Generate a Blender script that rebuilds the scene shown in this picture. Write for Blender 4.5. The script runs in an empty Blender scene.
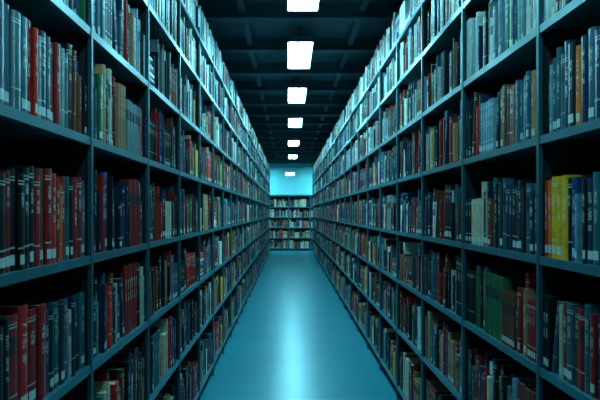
import bpy, math, random
import numpy as np
random.seed(31)
S = bpy.context.scene
COL = S.collection
try:
    S.view_settings.view_transform = 'Standard'
    S.view_settings.look = 'None'
except Exception: pass

FPX = 640.0
XL, XR = 0.69, 0.86
CAMZ = 1.5
CEIL = 3.5
YB, YE = -3.0, 25.35

# ------------------------------------------------------------- materials
def new_mat(name):
    m = bpy.data.materials.new(name); m.use_nodes = True
    nt = m.node_tree
    return m, nt, nt.nodes['Principled BSDF']
def noisy(name, c1, c2, scale, rough, metal=0.0, bump=0.0, spec=0.5, stretch=None):
    m, nt, b = new_mat(name)
    tc = nt.nodes.new('ShaderNodeTexCoord'); n = nt.nodes.new('ShaderNodeTexNoise')
    mp = nt.nodes.new('ShaderNodeMapping')
    if stretch: mp.inputs['Scale'].default_value = stretch
    nt.links.new(tc.outputs['Object'], mp.inputs[0]); nt.links.new(mp.outputs[0], n.inputs['Vector'])
    n.inputs['Scale'].default_value = scale; n.inputs['Detail'].default_value = 4
    r = nt.nodes.new('ShaderNodeValToRGB')
    r.color_ramp.elements[0].position = .3; r.color_ramp.elements[1].position = .7
    r.color_ramp.elements[0].color = (*c1, 1); r.color_ramp.elements[1].color = (*c2, 1)
    nt.links.new(n.outputs['Fac'], r.inputs[0]); nt.links.new(r.outputs[0], b.inputs['Base Color'])
    b.inputs['Roughness'].default_value = rough; b.inputs['Metallic'].default_value = metal
    b.inputs['Specular IOR Level'].default_value = spec
    if bump:
        bp = nt.nodes.new('ShaderNodeBump'); bp.inputs['Strength'].default_value = bump
        bp.inputs['Distance'].default_value = .01
        nt.links.new(n.outputs['Fac'], bp.inputs['Height']); nt.links.new(bp.outputs[0], b.inputs['Normal'])
    return m
M_floor = noisy('floor_vinyl', (.006, .18, .24), (.010, .21, .28), 1.3, .28, bump=.03, spec=.5)
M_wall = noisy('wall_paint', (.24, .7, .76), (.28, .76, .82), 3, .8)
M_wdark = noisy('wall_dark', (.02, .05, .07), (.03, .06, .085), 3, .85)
M_ceil = noisy('ceiling_paint', (.03, .09, .12), (.045, .115, .15), 5, .7)
M_steel = noisy('shelf_steel', (.022, .13, .17), (.032, .165, .21), 8, .33, metal=.1)
M_post = noisy('shelf_steel_shaded', (.015, .085, .115), (.022, .11, .145), 8, .4, metal=.1)  # shelf steel in a shaded tone, so the lips look lit beside it
M_back = noisy('shelf_back_shade', (.004, .010, .015), (.006, .013, .02), 8, .8)  # near-black: the darkness inside the racks is put into the colour
M_page = noisy('book_pages', (.36, .35, .3), (.55, .52, .43), 60, .9)
M_trim = noisy('trim_paint', (.03, .1, .14), (.04, .13, .17), 6, .6)
def emis(name, col, s):
    m, nt, b = new_mat(name)
    b.inputs['Base Color'].default_value = (.8, .8, .8, 1)
    b.inputs['Emission Color'].default_value = (*col, 1); b.inputs['Emission Strength'].default_value = s
    return m
LC = (.25, .84, 1.0)
M_lamp = emis('lamp_diffuser', LC, 64)
M_lamp_dim = emis('lamp_diffuser_dim', LC, 32)
M_lamp_fill = emis('fill_lamp_diffuser', LC, 125)  # only for the added out-of-view lamps that brighten the far wall
M_wlamp = emis('sign_glow', (.5, .9, 1.0), 2.5)

def cover_mat():
    m, nt, b = new_mat('book_cloth')
    L = nt.links.new
    def mth(op, a, c=None, d=None):
        n = nt.nodes.new('ShaderNodeMath'); n.operation = op
        for i, v in enumerate((a, c, d)):
            if v is None: continue
            if isinstance(v, (int, float)): n.inputs[i].default_value = v
            else: L(v, n.inputs[i])
        return n.outputs[0]
    uv = nt.nodes.new('ShaderNodeUVMap'); uv.uv_map = 'UVMap'
    su = nt.nodes.new('ShaderNodeSeparateXYZ'); L(uv.outputs[0], su.inputs[0])
    u, v = su.outputs[0], su.outputs[1]
    ac = nt.nodes.new('ShaderNodeAttribute'); ac.attribute_name = 'bcol'
    ast = nt.nodes.new('ShaderNodeAttribute'); ast.attribute_name = 'bsty'
    ss = nt.nodes.new('ShaderNodeSeparateColor'); L(ast.outputs['Color'], ss.inputs[0])
    r1, r2, r3 = ss.outputs[0], ss.outputs[1], ss.outputs[2]
    def band(x, lo, hi): return mth('MULTIPLY', mth('GREATER_THAN', x, lo), mth('LESS_THAN', x, hi))
    uin = band(u, .12, .88)
    sticker = mth('MULTIPLY', mth('MULTIPLY', band(v, .06, .16), uin), mth('GREATER_THAN', r1, .5))
    geo = nt.nodes.new('ShaderNodeTexCoord')
    cmb = nt.nodes.new('ShaderNodeCombineXYZ')
    L(mth('MULTIPLY', u, 2.2), cmb.inputs[0]); L(mth('MULTIPLY', v, 62.0), cmb.inputs[1])
    L(mth('MULTIPLY', r3, 97.0), cmb.inputs[2])
    n = nt.nodes.new('ShaderNodeTexNoise'); n.inputs['Scale'].default_value = 1.6; n.inputs['Detail'].default_value = 2
    L(cmb.outputs[0], n.inputs['Vector'])
    txt = mth('GREATER_THAN', n.outputs['Fac'], .5)
    tarea = mth('MULTIPLY', mth('GREATER_THAN', v, mth('MULTIPLY_ADD', r2, .3, .35)), mth('LESS_THAN', v, .84))
    tarea = mth('MULTIPLY', tarea, band(u, .27, .73))
    # word gaps along the title
    word = mth('LESS_THAN', mth('FRACT', mth('MULTIPLY_ADD', v, 5.0, mth('MULTIPLY', r1, 3.0))), .72)
    txt = mth('MULTIPLY', mth('MULTIPLY', txt, word), tarea)
    txt = mth('MULTIPLY', txt, mth('GREATER_THAN', r3, .25))
    lines = mth('ADD', band(v, .88, .895), mth('ADD', band(v, .915, .925), band(v, .22, .235)))
    lines = mth('MULTIPLY', lines, mth('GREATER_THAN', r2, .5))
    panel = mth('MULTIPLY', band(v, .62, .8), band(r3, .0, .2))
    mask = mth('MINIMUM', mth('ADD', txt, lines), 1.0)
    cn = nt.nodes.new('ShaderNodeTexNoise'); cn.inputs['Scale'].default_value = 25; cn.inputs['Detail'].default_value = 5
    L(geo.outputs['Object'], cn.inputs['Vector'])
    vv = mth('MULTIPLY_ADD', cn.outputs['Fac'], 1.0, .5)
    hs = nt.nodes.new('ShaderNodeHueSaturation'); L(ac.outputs['Color'], hs.inputs['Color']); L(vv, hs.inputs['Value'])
    def mix(f, a, col, k=1.0):
        x = nt.nodes.new('ShaderNodeMix'); x.data_type = 'RGBA'
        L(mth('MULTIPLY', f, k), x.inputs['Factor']); L(a, x.inputs['A'])
        x.inputs['B'].default_value = (*col, 1); return x.outputs['Result']
    c = mix(panel, hs.outputs[0], (.02, .025, .03), .8)
    c = mix(mask, c, (.7, .68, .6), .75)
    c = mix(sticker, c, (.75, .75, .7), .9)
    L(c, b.inputs['Base Color'])
    b.inputs['Roughness'].default_value = .4
    b.inputs['Specular IOR Level'].default_value = .4
    return m
M_cover = cover_mat()

# ------------------------------------------------------------- box builder
class MB:
    def __init__(s): s.v = []; s.f = []; s.m = []
    def box(s, x0, x1, y0, y1, z0, z1, mi=0):
        b = len(s.v)
        s.v += [(x0,y0,z0),(x1,y0,z0),(x1,y1,z0),(x0,y1,z0),(x0,y0,z1),(x1,y0,z1),(x1,y1,z1),(x0,y1,z1)]
        s.f += [(b,b+3,b+2,b+1),(b+4,b+5,b+6,b+7),(b,b+1,b+5,b+4),(b+1,b+2,b+6,b+5),(b+2,b+3,b+7,b+6),(b+3,b,b+4,b+7)]
        s.m += [mi]*6
    def obj(s, name, mats, bevel=0):
        me = bpy.data.meshes.new(name); me.from_pydata(s.v, [], s.f); 
        for m in mats: me.materials.append(m)
        me.polygons.foreach_set('material_index', s.m); me.update()
        o = bpy.data.objects.new(name, me); COL.objects.link(o)
        if bevel:
            md = o.modifiers.new('b', 'BEVEL'); md.width = bevel; md.segments = 2; md.limit_method = 'ANGLE'
        return o

# ------------------------------------------------------------- room
WX0, WX1 = -2.3, 2.5
def room(name, mat, *a):
    m = MB(); m.box(*a); return m.obj(name, [mat])
room('floor', M_floor, WX0, WX1, YB, YE, -.1, 0)
room('ceiling', M_ceil, WX0, WX1, YB, YE, CEIL, CEIL+.1)
room('wall_left', M_wdark, WX0-.1, WX0, YB, YE, 0, CEIL)
room('wall_right', M_wdark, WX1, WX1+.1, YB, YE, 0, CEIL)
room('wall_back', M_wdark, WX0, WX1, YB-.1, YB, 0, CEIL)
room('wall_far', M_wall, WX0, WX1, YE, YE+.1, 0, CEIL)
room('baseboard_left', M_trim, WX0, WX0+.015, YB, YE, 0, .1)
room('baseboard_right', M_trim, WX1-.015, WX1, YB, YE, 0, .1)

# ceiling beams
cb = MB()
y = YB + .6
while y < YE-.2:
    cb.box(WX0, WX1, y, y+.08, CEIL-.13, CEIL)
    cb.box(WX0, WX1, y-.03, y+.11, CEIL-.145, CEIL-.13)
    y += 1.22
for x in (-1.25, -.45, .7, 1.5):
    cb.box(x-.03, x+.03, YB, YE, CEIL-.08, CEIL)
cb.obj('ceiling_beams', [M_ceil])

# lamps
LH = 1.80
lamps = [(.068*LH, D) for D in (1.6, 5.1, 7.4, 9.93, 12.95, 16.8, 20.9)] + [(-1.45, 24.05), (1.65, 24.05)]  # last pair is added, hidden behind the racks to light the far end
for LX, D in lamps:
    e = bpy.data.objects.new('ceiling_light', None); COL.objects.link(e)
    ln = .62 if D < 23 else .5
    z = CAMZ+LH
    m = MB()
    m.box(-.13, .13, -ln, ln, 0, .012)
    d = m.obj('diffuser', [M_lamp_fill if D > 23 else (M_lamp_dim if D < 2 else M_lamp)])
    h = MB()
    h.box(-.145, .145, -ln-.02, ln+.02, .012, .06)
    h.box(-.145, -.131, -ln-.02, ln+.02, -.003, .012); h.box(.131, .145, -ln-.02, ln+.02, -.003, .012)
    h.box(-.131, .131, -ln-.02, -ln-.001, -.003, .012); h.box(-.131, .131, ln+.001, ln+.02, -.003, .012)
    for yy in (-ln*.7, ln*.7):
        h.box(-.01, .01, yy-.01, yy+.01, .06, CEIL-z)
    h = h.obj('housing', [M_trim])
    e.location = (LX, D, z)
    for o in (d, h): o.parent = e

# ------------------------------------------------------------- bookcases
ZB = [.12, .57, .965, 1.347, 1.76, 2.14, 2.53, 2.87]
DEP = .30
HP = .010
def rack(sign, X, y0, pitch, n):
    m = MB()
    def bx(d0, d1, *a, mi=0):
        x0, x1 = sign*(X+d0), sign*(X+d1)
        m.box(min(x0, x1), max(x0, x1), *a, mi)
    yA, yZ = y0, y0+pitch*n
    for k in range(n+1):
        y = y0+k*pitch
        bx(-.002, .012, y-HP, y+HP, 0, 2.93, mi=2)        # front post
        bx(DEP-.01, DEP+.02, y-HP, y+HP, 0, 2.93, mi=2)      # rear post
        bx(.012, DEP-.01, y-.003, y+.003, .1, 2.9, mi=1)     # divider
    for z in ZB:
        for k in range(n):
            a, b = y0+k*pitch+HP+.0005, y0+(k+1)*pitch-HP-.0005
            bx(.006, DEP, a, b, z-.012, z)
            bx(0, .006, a, b, z-.027, z+.001)    # front lip
            bx(.006, .02, a, b, z-.027, z-.024)
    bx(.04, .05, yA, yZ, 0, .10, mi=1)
    bx(DEP+.021, DEP+.026, yA, yZ, 0, 2.9, mi=1)  # dark sheet in place of the shade behind the books
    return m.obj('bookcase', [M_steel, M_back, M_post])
LY0, LP, LN = 2.24-4*.905, .905, 27
RY0, RP, RN = 2.21-4*.965, .965, 26
rack(-1, XL, LY0, LP, LN)
rack(1, XR, RY0, RP, RN)
# far bookcase
FY = 24.75
FZ = [.1, .5, .9, 1.3, 1.7]
fm = MB()
FP = .84
for k in range(-2, 3):
    x = k*FP
    fm.box(x-.02, x+.02, FY-.006, FY+.3, 0, 2.17)
for z in FZ+[2.15]:
    for k in range(-2, 2):
        fm.box(k*FP+.021, (k+1)*FP-.021, FY, FY+.3, z-.03, z)
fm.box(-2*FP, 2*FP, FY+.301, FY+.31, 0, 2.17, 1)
fm.box(-2*FP, 2*FP, FY+.04, FY+.05, 0, .07, 1)
fm.obj('bookcase', [M_steel, M_back])

# ------------------------------------------------------------- books
P = dict(
 navy=(.009,.027,.065), black=(.008,.011,.015), slate=(.04,.10,.15), teal=(.016,.10,.125), grey=(.2,.25,.27),
 cream=(.68,.53,.38), dred=(.32,.015,.015), red=(.68,.025,.018), brown=(.19,.046,.022), yel=(1.0,.42,.02),
 green=(.025,.14,.05), lblue=(.18,.36,.44), tan=(.46,.22,.1), white=(.75,.75,.72), blue=(.012,.05,.18), orange=(.95,.16,.02))
W_ALL = dict(navy=20, black=22, slate=11, teal=8, grey=6, cream=8, dred=11, red=5, brown=13, yel=.8, green=2, lblue=3, tan=7, white=3, blue=2, orange=1)
W_HI_LIT = dict(navy=14, black=14, slate=11, teal=7, grey=10, cream=9, dred=6, red=2, brown=8, lblue=10, white=15, tan=4, green=2)  # upper shelves: paler covers, light caught by the spines put into the colour
W_LO = dict(navy=16, black=24, slate=9, teal=7, grey=4, cream=9, dred=10, red=5, brown=14, yel=.8, green=2, lblue=2, tan=11, white=2, blue=2, orange=.7)
def pick(w):
    ks = list(w); return random.choices(ks, [w[k] for k in ks])[0]

class Books:
    def __init__(s):
        s.v = []; s.f = []; s.mi = []; s.col = []; s.sty = []; s.uv = []
    def add(s, tf, T, H, Dp, col, sty, lean=0.0, detail=True, flat=False):
        ca, sa = math.cos(lean), math.sin(lean)
        def W(t, d, h):
            if flat: t, h = h, t
            else: t, h = t*ca-h*sa, h*ca+t*sa
            return tf(t, d, h)
        def face(idx, mi, uv=None):
            s.f.append(idx); s.mi.append(mi); s.col.append(col); s.sty.append(sty)
            s.uv.extend(uv if uv else [(-1., -1.)]*len(idx))
        def prism(prof, h0, h1, spine=0, top_mi=0, capmi=0):
            b = len(s.v); n = len(prof)
            for h in (h0, h1):
                for t, d in prof: s.v.append(W(t, d, h))
            for i in range(n):
                j = (i+1) % n
                uv = None
                if i < spine: uv = [(prof[i][0]/T, 0.), (prof[j][0]/T, 0.), (prof[j][0]/T, 1.), (prof[i][0]/T, 1.)]
                face((b+i, b+j, b+n+j, b+n+i), capmi if not spine else 0, uv)
            face(tuple(range(b+n-1, b-1, -1)), top_mi); face(tuple(range(b+n, b+2*n)), top_mi)
        r = min(.007, T*.25)
        sp = [(0, r), (.14*T, .3*r), (.5*T, 0), (.86*T, .3*r), (T, r)]
        if detail:
            e = .0028
            prism(sp+[(T-e, r+.003), (e, r+.003)], 0, H, 4)
            prism([(0, r), (e, r), (e, Dp), (0, Dp)], 0, H)
            prism([(T-e, r), (T, r), (T, Dp), (T-e, Dp)], 0, H)
            prism([(e, r+.003), (T-e, r+.003), (T-e, Dp-.004), (e, Dp-.004)], .003, H-.004, 0, 1, 1)
        else:
            prism(sp+[(T, Dp), (0, Dp)], 0, H, 4, 1)
    def obj(s):
        me = bpy.data.meshes.new('library_books'); me.from_pydata(s.v, [], s.f)
        me.materials.append(M_cover); me.materials.append(M_page)
        me.polygons.foreach_set('material_index', s.mi)
        for nm, dat in (('bcol', s.col), ('bsty', s.sty)):
            a = me.attributes.new(nm, 'FLOAT_COLOR', 'FACE')
            arr = np.ones((len(dat), 4), dtype=np.float32); arr[:, :3] = np.array(dat, dtype=np.float32)
            a.data.foreach_set('color', arr.ravel())
        l = me.uv_layers.new(name='UVMap')
        l.data.foreach_set('uv', np.array(s.uv, dtype=np.float32).ravel())
        me.update()
        o = bpy.data.objects.new('library_books', me); COL.objects.link(o)

def jit(c, k=.3):
    f = 1+random.uniform(-k, k)
    return tuple(max(0, min(1, x*f*(1+random.uniform(-.07, .07)))) for x in c)

def fill(B, a, b, mk, maxh, wts, detail_fn, spec=None, inset0=.009):
    cur = a + random.uniform(0, .003)
    seq = list(spec) if spec else []
    run = 0
    while True:
        if seq:
            cn, T, H = seq.pop(0); c = jit(P[cn], .1); sty = (random.random(), random.random(), random.random())
            T *= random.uniform(.68, .95)
            H *= random.uniform(.92, 1.04)
            ins = inset0+random.uniform(0, .012); Dp = .19
        else:
            if run <= 0:
                if not spec and random.random() < .035 and b-cur > .30:
                    if random.random() < .6:
                        z = 0; L = random.uniform(.2, .25)
                        for _ in range(random.randint(3, 5)):
                            T = random.uniform(.025, .05)
                            if z+T > maxh: break
                            tf0 = mk(cur+.004, .02+random.uniform(0, .01))
                            B.add(lambda t, d, h, z=z, tf0=tf0: tf0(t, d, h+z), T, L, .17, jit(P[pick(wts)]),
                                  (random.random(),)*3, 0, True, True)
                            z += T+.0005
                        cur += L+.008
                    else: cur += random.uniform(.03, .07)
                isset = random.random() < .22
                run = random.randint(3, 7)
                bc = P[pick(wts)]; bH = min(maxh, random.choice([.215, .23, .25, .265, .28, .3])); bT = random.uniform(.018, .036)
                bsty = (random.random(), random.random(), random.random())
                ins0 = inset0+random.uniform(-.002, .012)
            run -= 1
            if isset:
                c = jit(bc, .08); T = bT*random.uniform(.85, 1.15); H = bH*random.uniform(.985, 1.01); sty = (bsty[0], bsty[1], bsty[2])
                ins = ins0+random.uniform(0, .003)
            else:
                c = jit(P[pick(wts)]); T = random.choice([random.uniform(.008, .018), random.uniform(.016, .034), random.uniform(.026, .05)])
                H = random.uniform(.18, .31); sty = (random.random(), random.random(), random.random())
                ins = inset0+random.uniform(-.002, .024)
            H = min(H, maxh*random.uniform(.88, 1)); Dp = min(.24, H*random.uniform(.66, .78))
        if cur+T > b-.001:
            T = b-.001-cur
            if T > .008: B.add(mk(cur, ins), T, H, Dp, c, sty, 0, detail_fn(cur))
            break
        lean = 0
        if not seq and run == 0 and random.random() < .14:
            lean = random.uniform(.06, .22)
            sh = H*math.sin(lean)
            if cur+sh+T+.01 < b and H*math.cos(lean)+T*math.sin(lean) < maxh+.01:
                B.add(mk(cur+sh, ins), T, H, Dp, c, sty, lean, detail_fn(cur)); cur += sh+T*math.cos(lean)+.0015; continue
            lean = 0
        B.add(mk(cur, ins), T, H, Dp, c, sty, 0, detail_fn(cur))
        cur += T+random.choice([.0006, .0006, .0015])

def mk_side(sign, X, z):
    def mk(c, ins):
        return lambda t, d, h: (sign*(X+ins+d), c+t, z+h)
    return mk
for sign, X, y0, pitch, n in ((-1, XL, LY0, LP, LN), (1, XR, RY0, RP, RN)):
    B = Books()
    for si, z in enumerate(ZB):
        nxt = ZB[si+1] if si+1 < len(ZB) else z+.33
        maxh = nxt-z-.035
        wts = W_HI_LIT if si >= 5 else (W_LO if si <= 2 else W_ALL)
        for k in range(n):
            a, b = y0+k*pitch+HP+.001, y0+(k+1)*pitch-HP-.001
            key = (sign, si, k)
            w = wts
            spec = None
            if key == (-1, 3, 3):
                spec = [('black',.05,.26)]*6+[('dred',.04,.25),('black',.04,.26),('black',.05,.26),('black',.045,.27),('black',.045,.27),('dred',.045,.27),('brown',.05,.27),('dred',.05,.27),('red',.045,.26),('dred',.045,.27),('orange',.02,.25),('dred',.045,.26),('teal',.04,.27),('black',.03,.26),('dred',.05,.26),('dred',.05,.26),('slate',.04,.25),('teal',.03,.24),('lblue',.012,.24),('navy',.03,.25)]
            if key == (-1, 2, 3):
                spec = [('brown',.05,.26),('tan',.05,.25),('black',.05,.26),('black',.05,.26),('black',.05,.26),('black',.04,.26),('black',.04,.26),('dred',.065,.27),('red',.075,.28),('dred',.07,.28),('dred',.07,.28),('navy',.05,.25),('black',.05,.26),('teal',.04,.25),('green',.02,.23),('navy',.05,.24),('slate',.05,.25),('cream',.02,.22),('navy',.04,.25),('black',.05,.24)]
            if key == (-1, 4, 3):
                spec = [('slate',.05,.28),('teal',.05,.27),('slate',.045,.28),('grey',.04,.27),('teal',.05,.28),('slate',.05,.27),('slate',.05,.28),('grey',.02,.27),('teal',.05,.28),('slate',.05,.27),('dred',.045,.27),('red',.03,.26),('grey',.03,.25),('navy',.05,.27),('slate',.04,.26),('dred',.05,.26),('dred',.05,.26),('grey',.035,.25),('teal',.05,.26),('black',.05,.27)]
            if key == (1, 3, 3):
                spec = [('navy',.05,.26)]*9+[('blue',.05,.27),('black',.05,.26),('navy',.05,.27),('navy',.045,.26),('teal',.05,.26),('navy',.045,.26),('black',.03,.26)]
            if key == (1, 4, 3):
                spec = [('slate',.05,.26)]*10+[('cream',.03,.25),('dred',.03,.26),('navy',.05,.27),('slate',.05,.27),('navy',.05,.27),('slate',.05,.27),('navy',.05,.27),('orange',.035,.26),('black',.05,.26),('navy',.04,.27),('slate',.05,.27),('teal',.04,.27),('slate',.04,.27),('lblue',.02,.25)]
            if key == (1, 3, 4):
                spec = [('navy',.04,.25),('blue',.04,.25),('navy',.045,.24),('slate',.04,.26),('black',.04,.26),('black',.045,.27),('navy',.045,.27),('black',.04,.28),('navy',.045,.28),('navy',.05,.28),('slate',.03,.28),('black',.05,.28),('navy',.05,.28),('black',.04,.27)]
            if key == (1, 3, 5):
                spec = [('green',.03,.27),('yel',.014,.24),('green',.05,.28),('black',.04,.25),('brown',.03,.22)]
            if key == (1, 4, 4):
                spec = [('tan',.035,.25),('tan',.05,.26),('tan',.04,.25),('teal',.03,.26),('slate',.04,.26),('grey',.02,.23),('slate',.04,.25),('slate',.04,.25),('brown',.04,.24),('dred',.05,.25),('brown',.05,.24),('brown',.05,.25),('brown',.05,.25),('black',.04,.25)]
            if key == (1, 2, 3):
                spec = [('navy',.04,.24)]*12+[('tan',.04,.25),('slate',.04,.25),('dred',.04,.25),('black',.05,.25),('navy',.05,.25),('dred',.04,.25),('teal',.04,.25),('dred',.05,.26),('brown',.04,.26),('slate',.05,.27),('brown',.04,.26),('cream',.025,.25),('slate',.025,.25)]
            if key == (1, 3, 3):   # yellow group at the far end of this bay
                ye = b-.245
                fill(B, a, ye, mk_side(sign, X, z), maxh, w, lambda c: True, spec)
                c = ye+.0005
                for cn, T, H in [('blue',.03,.26),('black',.03,.26),('yel',.042,.27),('yel',.038,.265),('yel',.042,.27),('orange',.028,.26),('red',.026,.26)]:
                    B.add(mk_side(sign, X, z)(c, .014), T, H, .19, jit(P[cn], .08), (random.random(), random.random(), .8), 0, True); c += T+.0006
                continue
            fill(B, a, b, mk_side(sign, X, z), maxh, w, lambda c: c < 11, spec)
    B.obj()
B = Books()
for si, z in enumerate(FZ):
    for k in range(-2, 2):
        def mk(c, ins, z=z): return lambda t, d, h: (c+t, FY+ins+d, z+h)
        w = dict(W_ALL); w['brown'] = 20; w['tan'] = 18; w['dred'] = 12; w['cream'] = 22; w['white'] = 12
        fill(B, k*FP+.022, (k+1)*FP-.022, mk, .33, w, lambda c: False)
B.obj()

# far wall glowing sign
e = bpy.data.objects.new('wall_light', None); COL.objects.link(e)
h = MB(); h.box(-.2, .2, -.05, 0, -.08, .08); ho = h.obj('housing', [M_trim], .008)
g = MB(); g.box(-.185, .185, -.062, -.0505, -.065, .065); go = g.obj('diffuser', [M_wlamp])
e.location = (.04, YE, 3.0)
for o in (ho, go): o.parent = e

# ------------------------------------------------------------- world, camera
w = bpy.data.worlds.new('w'); S.world = w; w.use_nodes = True
w.node_tree.nodes['Background'].inputs[0].default_value = (.05, .2, .28, 1)
w.node_tree.nodes['Background'].inputs[1].default_value = .1
cd = bpy.data.cameras.new('cam'); cam = bpy.data.objects.new('camera', cd); COL.objects.link(cam)
cam.location = (0, 0, CAMZ); cam.rotation_euler = (math.radians(90), 0, 0)
cd.sensor_width = 36; cd.lens = 36*FPX/600
cd.shift_x = 11/600; cd.shift_y = 12/600
cd.clip_start = .05; cd.clip_end = 100
cd.dof.use_dof = True; cd.dof.focus_distance = 3.4; cd.dof.aperture_fstop = 6.3
S.camera = cam
